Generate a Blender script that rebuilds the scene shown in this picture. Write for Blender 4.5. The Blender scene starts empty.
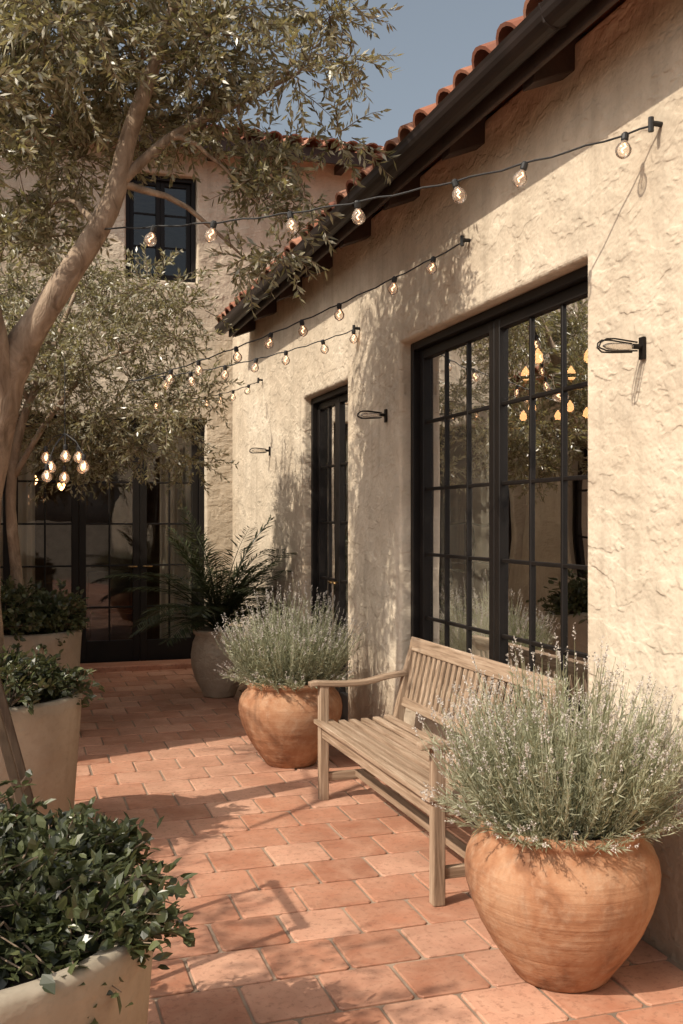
import bpy, bmesh, math, random
import numpy as np
from mathutils import Vector, Matrix
random.seed(7); rng=np.random.default_rng(7)
scene=bpy.context.scene
YAW=math.radians(17.82); CA,SA=math.cos(YAW),math.sin(YAW)
def S(l,d,z):
    return Vector((l*CA+d*SA, -l*SA+d*CA, z))
# ------------------------------------------------------------ node helpers
def newmat(name):
    m=bpy.data.materials.new(name); m.use_nodes=True
    nt=m.node_tree; nt.nodes.clear()
    out=nt.nodes.new('ShaderNodeOutputMaterial')
    return m,nt,out
def N(nt,t,**kw):
    n=nt.nodes.new(t)
    for k,v in kw.items(): setattr(n,k,v)
    return n
def ramp(nt,fac,stops):
    r=nt.nodes.new('ShaderNodeValToRGB')
    e=r.color_ramp.elements
    while len(e)<len(stops): e.new(0.5)
    for i,(p,c) in enumerate(stops):
        e[i].position=p
        e[i].color=(c,c,c,1) if isinstance(c,(int,float)) else (*c,1)
    nt.links.new(fac,r.inputs['Fac']); return r.outputs['Color']
def coords(nt,scale=(1,1,1),rot=(0,0,0)):
    tc=nt.nodes.new('ShaderNodeTexCoord'); mp=nt.nodes.new('ShaderNodeMapping')
    mp.inputs['Scale'].default_value=scale; mp.inputs['Rotation'].default_value=rot
    nt.links.new(tc.outputs['Object'],mp.inputs['Vector']); return mp.outputs['Vector']
def noise(nt,vec,scale,detail=5,rough=.55,dist=0):
    n=nt.nodes.new('ShaderNodeTexNoise'); n.inputs['Scale'].default_value=scale
    n.inputs['Detail'].default_value=min(detail,4); n.inputs['Roughness'].default_value=rough
    n.inputs['Distortion'].default_value=dist
    nt.links.new(vec,n.inputs['Vector']); return n.outputs['Fac']
def math_(nt,op,a,b):
    m=nt.nodes.new('ShaderNodeMath'); m.operation=op
    for i,x in enumerate((a,b)):
        if isinstance(x,(int,float)): m.inputs[i].default_value=x
        else: nt.links.new(x,m.inputs[i])
    return m.outputs[0]
def mix(nt,fac,a,b,mode='MIX'):
    m=nt.nodes.new('ShaderNodeMix'); m.data_type='RGBA'; m.blend_type=mode
    for key,x in (('Factor',fac),('A',a),('B',b)):
        idx={'Factor':0,'A':6,'B':7}[key]
        if isinstance(x,(int,float)): m.inputs[idx].default_value=x
        elif isinstance(x,tuple): m.inputs[idx].default_value=(*x,1)
        else: nt.links.new(x,m.inputs[idx])
    return m.outputs[2]
def bump(nt,h,strength,dist):
    b=nt.nodes.new('ShaderNodeBump'); b.inputs['Strength'].default_value=strength
    b.inputs['Distance'].default_value=dist; nt.links.new(h,b.inputs['Height']); return b.outputs['Normal']
def principled(nt,out,color,rough=.7,normal=None,metal=0,spec=.5):
    p=nt.nodes.new('ShaderNodeBsdfPrincipled')
    if isinstance(color,tuple): p.inputs['Base Color'].default_value=(*color,1)
    else: nt.links.new(color,p.inputs['Base Color'])
    if isinstance(rough,(int,float)): p.inputs['Roughness'].default_value=rough
    else: nt.links.new(rough,p.inputs['Roughness'])
    p.inputs['Metallic'].default_value=metal
    p.inputs['Specular IOR Level'].default_value=spec
    if normal is not None: nt.links.new(normal,p.inputs['Normal'])
    nt.links.new(p.outputs[0],out.inputs['Surface']); return p
# ------------------------------------------------------------ materials
def m_stucco(name,c1,c2,c3,bs=.95):
    m,nt,o=newmat(name); v=coords(nt)
    big=noise(nt,v,1.1,4,.65,.3); med=noise(nt,v,4.2,4,.66,.1); fine=noise(nt,v,34,3,.65)
    col=ramp(nt,big,[(.3,c1),(.5,c2),(.68,c3)])
    col=mix(nt,ramp(nt,med,[(.40,.0),(.66,.5)]),col,tuple(x*.72 for x in c2))
    st=noise(nt,coords(nt,(6,6,.7)),1.4,3,.6)
    col=mix(nt,ramp(nt,st,[(.50,0.),(.76,.42)]),col,tuple(x*.60 for x in c1))
    col=mix(nt,ramp(nt,fine,[(.52,0.),(.75,.25)]),col,tuple(x*.55 for x in c1))
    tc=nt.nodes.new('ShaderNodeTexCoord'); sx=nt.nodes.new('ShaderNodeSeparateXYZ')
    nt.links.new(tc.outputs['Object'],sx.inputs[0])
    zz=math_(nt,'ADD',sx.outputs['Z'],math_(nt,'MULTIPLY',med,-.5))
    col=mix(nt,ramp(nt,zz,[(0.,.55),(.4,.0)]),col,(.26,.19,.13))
    trowel=ramp(nt,noise(nt,coords(nt,(1,1.1,2.0),(0.6,.2,.6)),3.6,3,.6,.15),[(.40,0.),(.50,.25),(.54,.75),(.66,1.)])
    h=math_(nt,'ADD',med,math_(nt,'MULTIPLY',fine,.12))
    h=math_(nt,'ADD',h,math_(nt,'MULTIPLY',trowel,.22))
    principled(nt,o,col,.92,bump(nt,h,bs,.028),spec=.2); return m
STUCCO=m_stucco('stucco',(.45,.37,.275),(.555,.47,.36),(.63,.55,.435))
def m_simple(name,c,rough=.6,metal=0,var=.25,scale=8,bs=.2,spec=.5):
    m,nt,o=newmat(name); v=coords(nt); n=noise(nt,v,scale,3,.6)
    col=ramp(nt,n,[(.3,tuple(x*(1-var) for x in c)),(.7,tuple(min(1,x*(1+var)) for x in c))])
    principled(nt,o,col,rough,bump(nt,noise(nt,v,scale*5,2),bs,.004) if bs>.1 else None,metal,spec); return m
BLACK=m_simple('black_painted_steel',(.008,.006,.005),.5,0,.2,6,.08,.28)
GUTTERM=m_simple('bronze_gutter',(.018,.012,.010),.55,0,.3,5,.1,.3)
DARKWOOD=m_simple('dark_stained_wood',(.035,.02,.014),.7,0,.35,7,.4)
SOFFIT=m_simple('soffit_board',(.36,.13,.055),.8,0,.3,5,.4)
SOIL=m_simple('soil',(.035,.025,.018),1,0,.4,30,1.)
CABLE=m_simple('cable_rubber',(.012,.012,.012),.6,bs=0)
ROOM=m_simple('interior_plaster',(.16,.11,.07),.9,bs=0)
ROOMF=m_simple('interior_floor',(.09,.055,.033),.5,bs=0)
GROUND=m_simple('dry_ground',(.22,.17,.12),.95,0,.3,.5,.5)
BRASS=m_simple('aged_brass',(.25,.16,.07),.35,.9,bs=0)
def m_curtain():
    m,nt,o=newmat('linen_curtain'); d=N(nt,'ShaderNodeBsdfDiffuse'); t=N(nt,'ShaderNodeBsdfTranslucent')
    d.inputs[0].default_value=(.86,.77,.64,1); t.inputs[0].default_value=(.6,.5,.38,1)
    mx=N(nt,'ShaderNodeMixShader'); mx.inputs[0].default_value=.12
    nt.links.new(d.outputs[0],mx.inputs[1]); nt.links.new(t.outputs[0],mx.inputs[2]); nt.links.new(mx.outputs[0],o.inputs[0]); return m
CURTAIN=m_curtain()
def m_glass():
    m,nt,o=newmat('window_glass')
    tr=N(nt,'ShaderNodeBsdfTransparent'); tr.inputs[0].default_value=(.90,.91,.88,1)
    gl=N(nt,'ShaderNodeBsdfGlossy'); gl.inputs['Roughness'].default_value=.0; gl.inputs['Color'].default_value=(.95,.95,.95,1)
    nb=bump(nt,noise(nt,coords(nt),2.2,1,.5),.16,.02); nt.links.new(nb,gl.inputs['Normal'])
    f=N(nt,'ShaderNodeFresnel'); f.inputs['IOR'].default_value=1.5
    fac=math_(nt,'ADD',math_(nt,'MULTIPLY',f.outputs[0],.80),.045)
    mx=N(nt,'ShaderNodeMixShader'); nt.links.new(fac,mx.inputs[0])
    nt.links.new(tr.outputs[0],mx.inputs[1]); nt.links.new(gl.outputs[0],mx.inputs[2]); nt.links.new(mx.outputs[0],o.inputs[0]); return m
GLASS=m_glass()
def m_bulb():
    m,nt,o=newmat('bulb_glass')
    tr=N(nt,'ShaderNodeBsdfTransparent'); tr.inputs[0].default_value=(.97,.95,.92,1)
    gl=N(nt,'ShaderNodeBsdfGlossy'); gl.inputs['Roughness'].default_value=.10
    df=N(nt,'ShaderNodeBsdfTranslucent'); df.inputs[0].default_value=(1,.88,.75,1)
    dd=N(nt,'ShaderNodeBsdfDiffuse'); dd.inputs[0].default_value=(.95,.86,.76,1)
    lw=N(nt,'ShaderNodeLayerWeight'); lw.inputs[0].default_value=.24
    m0=N(nt,'ShaderNodeMixShader'); m0.inputs[0].default_value=.5
    nt.links.new(df.outputs[0],m0.inputs[1]); nt.links.new(dd.outputs[0],m0.inputs[2])
    m1=N(nt,'ShaderNodeMixShader'); m1.inputs[0].default_value=.24
    nt.links.new(tr.outputs[0],m1.inputs[1]); nt.links.new(m0.outputs[0],m1.inputs[2])
    mx=N(nt,'ShaderNodeMixShader'); nt.links.new(lw.outputs['Fresnel'],mx.inputs[0])
    nt.links.new(m1.outputs[0],mx.inputs[1]); nt.links.new(gl.outputs[0],mx.inputs[2]); nt.links.new(mx.outputs[0],o.inputs[0]); return m
BULB=m_bulb()
def m_emit(name,c,s):
    m,nt,o=newmat(name); e=N(nt,'ShaderNodeEmission'); e.inputs[0].default_value=(*c,1); e.inputs[1].default_value=s
    nt.links.new(e.outputs[0],o.inputs[0]); return m
FILAMENT=m_emit('filament',(1,.52,.26),6)
LAMPGLOW=m_emit('lamp_glow',(1,.48,.19),9)
def m_tile():
    m,nt,o=newmat('saltillo_tile'); v=coords(nt)
    g=N(nt,'ShaderNodeNewGeometry'); rnd=g.outputs['Random Per Island']
    base=ramp(nt,rnd,[(0,(.32,.135,.08)),(.3,(.43,.195,.12)),(.6,(.49,.25,.165)),(.85,(.55,.31,.215)),(1,(.36,.16,.10))])
    n=noise(nt,v,7,4,.65,.4)
    col=mix(nt,ramp(nt,n,[(.35,0.),(.75,.5)]),base,(.58,.37,.26))
    n2=noise(nt,v,1.5,4,.68,.3)
    col=mix(nt,ramp(nt,n2,[(.44,0.),(.68,.65)]),col,(.24,.115,.07))
    col=mix(nt,ramp(nt,noise(nt,v,40,3,.68),[(.53,0.),(.68,.55)]),col,(.20,.095,.06))
    rg=ramp(nt,n2,[(.3,.40),(.7,.7)])
    principled(nt,o,col,rg,bump(nt,n,.6,.010),spec=.35); return m
TILE=m_tile()
GROUT=m_simple('grout',(.27,.20,.145),.95,0,.4,4,.6)
def m_pot():
    m,nt,o=newmat('terracotta'); v=coords(nt)
    n=noise(nt,v,5.5,4,.68,.3); n2=noise(nt,v,20,4,.68)
    col=ramp(nt,n,[(.34,(.20,.093,.05)),(.48,(.32,.155,.082)),(.64,(.40,.225,.13))])
    col=mix(nt,ramp(nt,n2,[(.48,0.),(.70,.5)]),col,(.44,.30,.20))
    dr=noise(nt,coords(nt,(5,5,.8)),2.2,4,.6,.3)
    col=mix(nt,ramp(nt,dr,[(.52,0.),(.72,.55)]),col,(.15,.073,.042))
    ring=noise(nt,coords(nt,(.4,.4,22)),2.0,2,.5,.2)
    h=math_(nt,'ADD',math_(nt,'MULTIPLY',ring,.9),math_(nt,'MULTIPLY',n2,.8))
    principled(nt,o,col,.88,bump(nt,h,.6,.008),spec=.2); return m
POT=m_pot()
def m_rooftile():
    m,nt,o=newmat('clay_roof_tile'); v=coords(nt); g=N(nt,'ShaderNodeNewGeometry')
    base=ramp(nt,g.outputs['Random Per Island'],[(0,(.18,.068,.043)),(.5,(.29,.12,.072)),(1,(.39,.20,.13))])
    col=mix(nt,ramp(nt,noise(nt,v,9,3,.6),[(.45,0.),(.75,.6)]),base,(.19,.115,.085))
    principled(nt,o,col,.85,None,spec=.2); return m
ROOFT=m_rooftile()
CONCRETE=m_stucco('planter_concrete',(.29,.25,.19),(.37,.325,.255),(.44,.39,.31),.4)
def m_wood(name,sc,c1=(.16,.105,.066),c2=(.33,.235,.16),c3=(.47,.365,.27)):
    m,nt,o=newmat(name); v=coords(nt,sc)
    n=noise(nt,v,1.5,4,.7,.5); g=N(nt,'ShaderNodeNewGeometry')
    col=ramp(nt,n,[(.32,c1),(.5,c2),(.68,c3)])
    col=mix(nt,ramp(nt,g.outputs['Random Per Island'],[(0,0.),(1,.55)]),col,(.19,.13,.085))
    principled(nt,o,col,.68,bump(nt,n,.5,.003),spec=.3); return m
WY=m_wood('weathered_teak_long',(34,1.6,34)); WZ=m_wood('weathered_teak_upright',(34,34,1.6)); WX=m_wood('weathered_teak_cross',(1.6,34,34))
OLDWOOD=m_wood('dark_chair_wood',(30,30,2),(.02,.014,.01),(.05,.033,.022),(.08,.055,.04))
def m_bark():
    m,nt,o=newmat('olive_bark'); v=coords(nt,(1,1,.45)); n=noise(nt,v,14,4,.65,.8); b=noise(nt,v,3,3,.6)
    col=ramp(nt,n,[(.3,(.14,.10,.068)),(.55,(.31,.235,.17)),(.75,(.45,.36,.27))])
    col=mix(nt,ramp(nt,b,[(.45,0.),(.7,.5)]),col,(.22,.16,.11))
    principled(nt,o,col,.9,bump(nt,math_(nt,'ADD',n,b),.9,.018),spec=.2); return m
BARK=m_bark()
TWIG=m_simple('twig',(.17,.125,.085),.9,bs=0)
def m_leaf(name,stops,back,trans=.3,gloss=.0,tcol=(.16,.17,.05),rough=.4):
    m,nt,o=newmat(name); g=N(nt,'ShaderNodeNewGeometry')
    col=ramp(nt,g.outputs['Random Per Island'],stops)
    col=mix(nt,g.outputs['Backfacing'],col,back)
    p=N(nt,'ShaderNodeBsdfDiffuse'); nt.links.new(col,p.inputs[0])
    t=N(nt,'ShaderNodeBsdfTranslucent'); t.inputs[0].default_value=(*tcol,1)
    mx=N(nt,'ShaderNodeMixShader'); mx.inputs[0].default_value=trans
    nt.links.new(p.outputs[0],mx.inputs[1]); nt.links.new(t.outputs[0],mx.inputs[2]); res=mx
    if gloss:
        gl=N(nt,'ShaderNodeBsdfGlossy'); gl.inputs['Roughness'].default_value=rough
        m2=N(nt,'ShaderNodeMixShader'); m2.inputs[0].default_value=gloss
        nt.links.new(mx.outputs[0],m2.inputs[1]); nt.links.new(gl.outputs[0],m2.inputs[2]); res=m2
    nt.links.new(res.outputs[0],o.inputs[0]); return m
OLIVE=m_leaf('olive_leaf',[(0,(.045,.042,.02)),(.35,(.11,.103,.05)),(.75,(.23,.215,.12)),(1,(.38,.36,.24))],(.33,.31,.22),.30,.07,(.40,.36,.13),.36)
LAV=m_leaf('lavender_foliage',[(0,(.17,.18,.105)),(.5,(.33,.34,.225)),(1,(.50,.50,.37))],(.38,.39,.28),.3,0,(.40,.40,.23))
LAVF=m_leaf('lavender_flower',[(0,(.34,.31,.29)),(.5,(.52,.48,.44)),(1,(.66,.62,.56))],(.56,.52,.47),.25,0,(.46,.42,.38))
SHRUB=m_leaf('shrub_leaf',[(0,(.016,.021,.009)),(.5,(.045,.057,.023)),(1,(.13,.145,.065))],(.08,.095,.05),.22,.05,(.14,.16,.05),.35)
PALM=m_leaf('palm_leaf',[(0,(.022,.03,.013)),(1,(.07,.085,.04))],(.055,.07,.035),.2,.05,(.09,.11,.035),.35)
# ------------------------------------------------------------ mesh builder
def empty(name,parent=None):
    e=bpy.data.objects.new(name,None); scene.collection.objects.link(e); e.empty_display_size=.2
    if parent: e.parent=parent
    return e
class MB:
    def __init__(s): s.v=[]; s.f=[]
    def add(s,vs,fs):
        n=len(s.v); s.v+= [tuple(x) for x in vs]; s.f+=[tuple(i+n for i in f) for f in fs]
    def box(s,a,b):
        x0,x1=sorted((a[0],b[0])); y0,y1=sorted((a[1],b[1])); z0,z1=sorted((a[2],b[2]))
        s.add([(x0,y0,z0),(x1,y0,z0),(x1,y1,z0),(x0,y1,z0),(x0,y0,z1),(x1,y0,z1),(x1,y1,z1),(x0,y1,z1)],
              [(0,3,2,1),(4,5,6,7),(0,1,5,4),(1,2,6,5),(2,3,7,6),(3,0,4,7)])
    def beam(s,p,q,w,t,up=(0,0,1)):
        p,q=Vector(p),Vector(q); d=(q-p).normalized(); sd=d.cross(Vector(up)).normalized(); u=sd.cross(d)
        c=[]
        for e in (p,q):
            for a,b in ((-1,-1),(1,-1),(1,1),(-1,1)): c.append(e+sd*a*w/2+u*b*t/2)
        s.add(c,[(0,1,2,3),(7,6,5,4),(0,4,5,1),(1,5,6,2),(2,6,7,3),(3,7,4,0)])
    def sweep(s,pts,w,t,side):
        side=Vector(side).normalized(); pts=[Vector(p) for p in pts]; vs=[];fs=[]
        for i,p in enumerate(pts):
            d=(pts[min(i+1,len(pts)-1)]-pts[max(i-1,0)]).normalized(); u=side.cross(d).normalized()
            ww=w[i] if isinstance(w,list) else w
            for a,b in ((-1,-1),(1,-1),(1,1),(-1,1)): vs.append(p+side*a*ww/2+u*b*t/2)
        n=len(pts)
        for i in range(n-1):
            for k in range(4): fs.append((i*4+k,i*4+(k+1)%4,(i+1)*4+(k+1)%4,(i+1)*4+k))
        fs.append((3,2,1,0)); fs.append(tuple((n-1)*4+k for k in range(4)))
        s.add(vs,fs)
    def tube(s,pts,r,sides=8,cap=True):
        pts=[Vector(p) for p in pts]; n=len(pts)
        if not isinstance(r,(list,tuple)): r=[r]*n
        t=(pts[1]-pts[0]).normalized(); ref=Vector((0,0,1)) if abs(t.z)<.9 else Vector((1,0,0))
        u=t.cross(ref).normalized(); vs=[];fs=[]
        for i,p in enumerate(pts):
            t=(pts[min(i+1,n-1)]-pts[max(i-1,0)])
            if t.length<1e-9: t=Vector((0,0,1))
            t.normalize(); u=(u-t*u.dot(t)).normalized(); w=t.cross(u)
            for k in range(sides):
                a=2*math.pi*k/sides; vs.append(p+(u*math.cos(a)+w*math.sin(a))*r[i])
        for i in range(n-1):
            for k in range(sides):
                fs.append((i*sides+k,i*sides+(k+1)%sides,(i+1)*sides+(k+1)%sides,(i+1)*sides+k))
        if cap: fs.append(tuple(reversed(range(sides)))); fs.append(tuple((n-1)*sides+k for k in range(sides)))
        s.add(vs,fs)
    def lathe(s,prof,c,segs=48,wob=0):
        vs=[];fs=[];n=len(prof); ph=random.random()*6
        for i,(r,z) in enumerate(prof):
            for k in range(segs):
                a=2*math.pi*k/segs; rr=r*(1+wob*math.sin(2*a+ph)+wob*.6*math.sin(3*a+z*9+ph))
                vs.append((c[0]+rr*math.cos(a),c[1]+rr*math.sin(a),c[2]+z))
        for i in range(n-1):
            for k in range(segs): fs.append((i*segs+k,i*segs+(k+1)%segs,(i+1)*segs+(k+1)%segs,(i+1)*segs+k))
        s.add(vs,fs)
    def obj(s,name,mat,parent=None,smooth=False,bevel=0,seg=2,angle=40):
        me=bpy.data.meshes.new(name); me.from_pydata(s.v,[],s.f); me.validate()
        o=bpy.data.objects.new(name,me); scene.collection.objects.link(o); me.materials.append(mat)
        if parent: o.parent=parent
        if smooth: me.polygons.foreach_set('use_smooth',[True]*len(me.polygons))
        if bevel:
            b=o.modifiers.new('bevel','BEVEL'); b.width=bevel; b.segments=seg; b.limit_method='ANGLE'; b.angle_limit=math.radians(angle)
        return o
def npmesh(name,V,F,mat,parent=None,smooth=False):
    me=bpy.data.meshes.new(name); me.from_pydata(V.tolist(),[],F.tolist())
    o=bpy.data.objects.new(name,me); scene.collection.objects.link(o); me.materials.append(mat)
    if parent: o.parent=parent
    return o
def norm(a): return a/np.maximum(np.linalg.norm(a,axis=1,keepdims=True),1e-9)
class Leaves:
    def __init__(s): s.V=[];s.F=[];s.n=0
    def add(s,P,D,L,Wd,wide=False,up=None):
        n=len(P); D=norm(D); R=rng.normal(size=(n,3))
        if up is not None: R=R*.5+np.array(up)
        sd=norm(np.cross(D,R)); nn=np.cross(sd,D)
        L=np.broadcast_to(np.asarray(L),(n,))[:,None]; Wd=np.broadcast_to(np.asarray(Wd),(n,))[:,None]
        if wide:
            pts=[P,P+D*L*.3+sd*Wd*.45+nn*L*.05,P+D*L*.68+sd*Wd*.4+nn*L*.02,P+D*L-nn*L*.12,P+D*L*.68-sd*Wd*.4+nn*L*.02,P+D*L*.3-sd*Wd*.45+nn*L*.05]
            V=np.stack(pts,1).reshape(-1,3); i=np.arange(n)*6+s.n
            F=np.concatenate([np.stack([i,i+1,i+4,i+5],1),np.stack([i+1,i+2,i+3,i+4],1)])
            k=6
        else:
            pts=[P,P+D*L*.45+sd*Wd*.5,P+D*L,P+D*L*.45-sd*Wd*.5]
            V=np.stack(pts,1).reshape(-1,3); i=np.arange(n)*4+s.n; F=np.stack([i,i+1,i+2,i+3],1); k=4
        s.V.append(V); s.F.append(F); s.n+=n*k
    def obj(s,name,mat,parent=None): return npmesh(name,np.concatenate(s.V),np.concatenate(s.F),mat,parent)
def boxobj(name,a,b,mat,parent=None,bevel=0):
    m=MB(); m.box(a,b); return m.obj(name,mat,parent,bevel=bevel)
# ------------------------------------------------------------ walls with openings
def wall(name,plane,pos,thick,u0,u1,z0,z1,openings,mat,parent,bevel=.02):
    us=sorted({u0,u1}|{o[0] for o in openings}|{o[1] for o in openings}); zs=sorted({z0,z1}|{o[2] for o in openings}|{o[3] for o in openings})
    def hole(i,j):
        if i<0 or j<0 or i>=len(us)-1 or j>=len(zs)-1: return True
        cu=(us[i]+us[i+1])/2; cz=(zs[j]+zs[j+1])/2
        return any(o[0]<cu<o[1] and o[2]<cz<o[3] for o in openings)
    bm=bmesh.new(); vd={}
    def V(u,w,z):
        k=(round(u,5),round(w,5),round(z,5))
        if k not in vd: vd[k]=bm.verts.new((pos+w,u,z) if plane=='x' else (u,pos+w,z))
        return vd[k]
    for i in range(len(us)-1):
        for j in range(len(zs)-1):
            if hole(i,j): continue
            a,b,c,d=us[i],us[i+1],zs[j],zs[j+1]
            for w in (0,thick): bm.faces.new([V(a,w,c),V(b,w,c),V(b,w,d),V(a,w,d)])
            if hole(i-1,j): bm.faces.new([V(a,0,c),V(a,thick,c),V(a,thick,d),V(a,0,d)])
            if hole(i+1,j): bm.faces.new([V(b,0,c),V(b,thick,c),V(b,thick,d),V(b,0,d)])
            if hole(i,j-1): bm.faces.new([V(a,0,c),V(a,thick,c),V(b,thick,c),V(b,0,c)])
            if hole(i,j+1): bm.faces.new([V(a,0,d),V(a,thick,d),V(b,thick,d),V(b,0,d)])
    bmesh.ops.recalc_face_normals(bm,faces=bm.faces)
    me=bpy.data.meshes.new(name); bm.to_mesh(me); bm.free(); me.materials.append(mat)
    o=bpy.data.objects.new(name,me); scene.collection.objects.link(o); o.parent=parent
    b=o.modifiers.new('bevel','BEVEL'); b.width=bevel; b.segments=4; b.limit_method='ANGLE'; b.angle_limit=math.radians(40)
    return o
def glazing(fr,gl,plane,pos,u0,u1,z0,z1,cols,zbars,stile=.055,bot=.09,sg=1):
    def B(m,ua,ub,wa,wb,za,zb):
        if plane=='x': m.box((pos+sg*wa,ua,za),(pos+sg*wb,ub,zb))
        else: m.box((ua,pos+sg*wa,za),(ub,pos+sg*wb,zb))
    B(fr,u0,u0+stile,0,.05,z0,z1); B(fr,u1-stile,u1,0,.05,z0,z1)
    B(fr,u0+stile,u1-stile,.001,.049,z1-stile,z1); B(fr,u0+stile,u1-stile,.001,.049,z0,z0+bot)
    a,b=u0+stile,u1-stile
    for i in range(1,cols):
        c=a+(b-a)*i/cols; B(fr,c-.0095,c+.0095,.012,.038,z0+bot-.005,z1-stile+.005)
    for z in zbars: B(fr,a-.005,b+.005,.014,.036,z-.0095,z+.0095)
    us=[a+(b-a)*i/cols for i in range(cols+1)]; zz=[z0+bot]+[z for z in zbars if z>z0+bot]+[z1-stile]
    for i in range(cols):
        for j in range(len(zz)-1):
            e=[random.uniform(-.0012,.0012) for _ in range(3)]
            q=[(us[i],zz[j],e[0]),(us[i+1],zz[j],e[1]),(us[i+1],zz[j+1],e[1]+e[2]),(us[i],zz[j+1],e[0]+e[2])]
            if plane=='x': gl.add([(pos+sg*(.025+w_),u_,z_) for u_,z_,w_ in q],[(0,1,2,3)])
            else: gl.add([(u_,pos+sg*(.025+w_),z_) for u_,z_,w_ in q],[(0,1,2,3)])
def outer(fr,plane,pos,u0,u1,z0,z1,w=.045,sill=True,sg=1):
    def B(ua,ub,wa,wb,za,zb):
        if plane=='x': fr.box((pos+sg*wa,ua,za),(pos+sg*wb,ub,zb))
        else: fr.box((ua,pos+sg*wa,za),(ub,pos+sg*wb,zb))
    B(u0+.002,u0+w,-.02,.1,z0,z1-.002); B(u1-w,u1-.002,-.02,.1,z0,z1-.002); B(u0+w,u1-w,-.019,.099,z1-w,z1-.002)
    if sill: B(u0+w,u1-w,-.019,.099,z0+.002,z0+w*.7)
def curtain(m,plane,pos,u0,u1,z0,z1,amp=.03,per=.09):
    n=int((u1-u0)/.012); vs=[];fs=[]
    for i in range(n+1):
        u=u0+(u1-u0)*i/n; w=amp*math.sin(u/per*2*math.pi)+amp*.5*math.sin(u*31+1)
        for z in (z0,z1):
            k=1 if z==z1 else 1.3
            vs.append((pos+w*k,u,z) if plane=='x' else (u,pos+w*k,z))
    for i in range(n): fs.append((2*i,2*i+2,2*i+3,2*i+1))
    m.add(vs,fs)
def tile_roof(m,o,along,up,ncol,nrow,sp=.21,r=.088,ln=.40):
    o=Vector(o); along=Vector(along).normalized(); up=Vector(up).normalized(); nm=along.cross(up).normalized()
    if nm.z<0: nm=-nm
    K=8
    for c in range(ncol):
        for rw in range(nrow):
            base=o+along*((c+.5)*sp+random.uniform(-.008,.008))+up*(rw*(ln-.05)+random.uniform(-.018,.018))+nm*(random.uniform(0,.010))
            vs=[]
            for e,(t,rr,lift) in enumerate(((0,r*1.06,.024),(ln,r*.9,.0))):
                for q in (rr,rr-.016):
                    for k in range(K+1):
                        a=math.pi*k/K; vs.append(base+up*t+nm*(lift+q*math.sin(a)*.95)+along*(q*math.cos(a)))
            n=K+1; fs=[]
            for k in range(K):
                fs.append((k,k+1,2*n+k+1,2*n+k)); fs.append((n+k+1,n+k,3*n+k,3*n+k+1)); fs.append((k+1,k,n+k,n+k+1))
            m.add(vs,fs)
# ------------------------------------------------------------ GROUND + PATIO
g=MB(); g.add([(-300,-300,-.05),(300,-300,-.05),(300,300,-.05),(-300,300,-.05)],[(0,1,2,3)]); g.obj('ground',GROUND)
patio=empty('patio')
boxobj('grout_bed',(-4.1,-4,-.046),(2.128,10.396,-.007),GROUT,patio)
t=MB(); P=.262; gap=.012; row=0; y=-3.9
while y<10.38:
    x=-4.05-(P/2 if row%2 else 0)
    while x<2.12:
        x0=max(x,-4.08)+gap/2+random.uniform(-.002,.002); x1=min(x+P,2.124)-gap/2+random.uniform(-.002,.002)
        y0=y+gap/2+random.uniform(-.002,.002); y1=min(y+P,10.39)-gap/2+random.uniform(-.002,.002)
        if x1-x0>.03:
            c=.012; q=.005; tx=random.uniform(-.009,.009); ty=random.uniform(-.009,.009); h0=random.uniform(-.0012,.0012)
            cx,cy=(x0+x1)/2,(y0+y1)/2; vs=[]
            for (i,zz) in ((0,-.02),(0,-.003),(q*.4,-.0008),(q,0.)):
                for (px,py) in ((x0+c,y0),(x1-c,y0),(x1,y0+c),(x1,y1-c),(x1-c,y1),(x0+c,y1),(x0,y1-c),(x0,y0+c)):
                    dx=px-cx; dy=py-cy
                    px=px-math.copysign(i,dx); py=py-math.copysign(i,dy)
                    vs.append((px,py,zz+h0+(tx*dx+ty*dy if zz>-.01 else 0)))
            fs=[]
            for k in range(3):
                for j in range(8): fs.append((k*8+j,k*8+(j+1)%8,(k+1)*8+(j+1)%8,(k+1)*8+j))
            fs.append(tuple(24+j for j in range(8))); t.add(vs,fs)
        x+=P
    y+=P; row+=1
t.obj('terracotta_tiles',TILE,patio)
# ------------------------------------------------------------ RIGHT HOUSE WING
W=2.13
house=empty('stucco_house')
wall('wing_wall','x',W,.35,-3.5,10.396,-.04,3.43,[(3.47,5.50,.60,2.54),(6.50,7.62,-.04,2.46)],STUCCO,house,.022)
fr=MB(); gl=MB()
outer(fr,'x',2.215,3.47,5.50,.60,2.54)
bars=[.93,1.30,1.68,2.07]
glazing(fr,gl,'x',2.235,3.518,4.483,.635,2.493,3,bars)
glazing(fr,gl,'x',2.235,4.487,5.452,.635,2.493,3,bars)
outer(fr,'x',2.215,6.50,7.62,.0,2.46,sill=True)
b2=[.62,1.05,1.48,1.91]
glazing(fr,gl,'x',2.235,6.547,7.059,.035,2.413,2,b2,.05,.2); glazing(fr,gl,'x',2.235,7.061,7.573,.035,2.413,2,b2,.05,.2)
fr.obj('window_frames',BLACK,house,bevel=.003,seg=1); gl.obj('window_glass',GLASS,house)
h=MB()
for yy,zz in ((7.10,1.05),(7.02,1.05)):
    h.tube([(2.228,yy,zz-.01),(2.18,yy,zz-.01),(2.18,yy-.09,zz-.012)],.008,8)
h.obj('door_handles',BRASS,house,smooth=True)
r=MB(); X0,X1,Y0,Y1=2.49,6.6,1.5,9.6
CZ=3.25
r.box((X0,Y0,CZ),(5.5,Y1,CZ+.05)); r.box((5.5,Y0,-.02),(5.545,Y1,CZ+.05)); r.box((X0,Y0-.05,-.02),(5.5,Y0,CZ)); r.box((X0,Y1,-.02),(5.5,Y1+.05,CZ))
r.obj('room_walls',ROOM,house)
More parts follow.
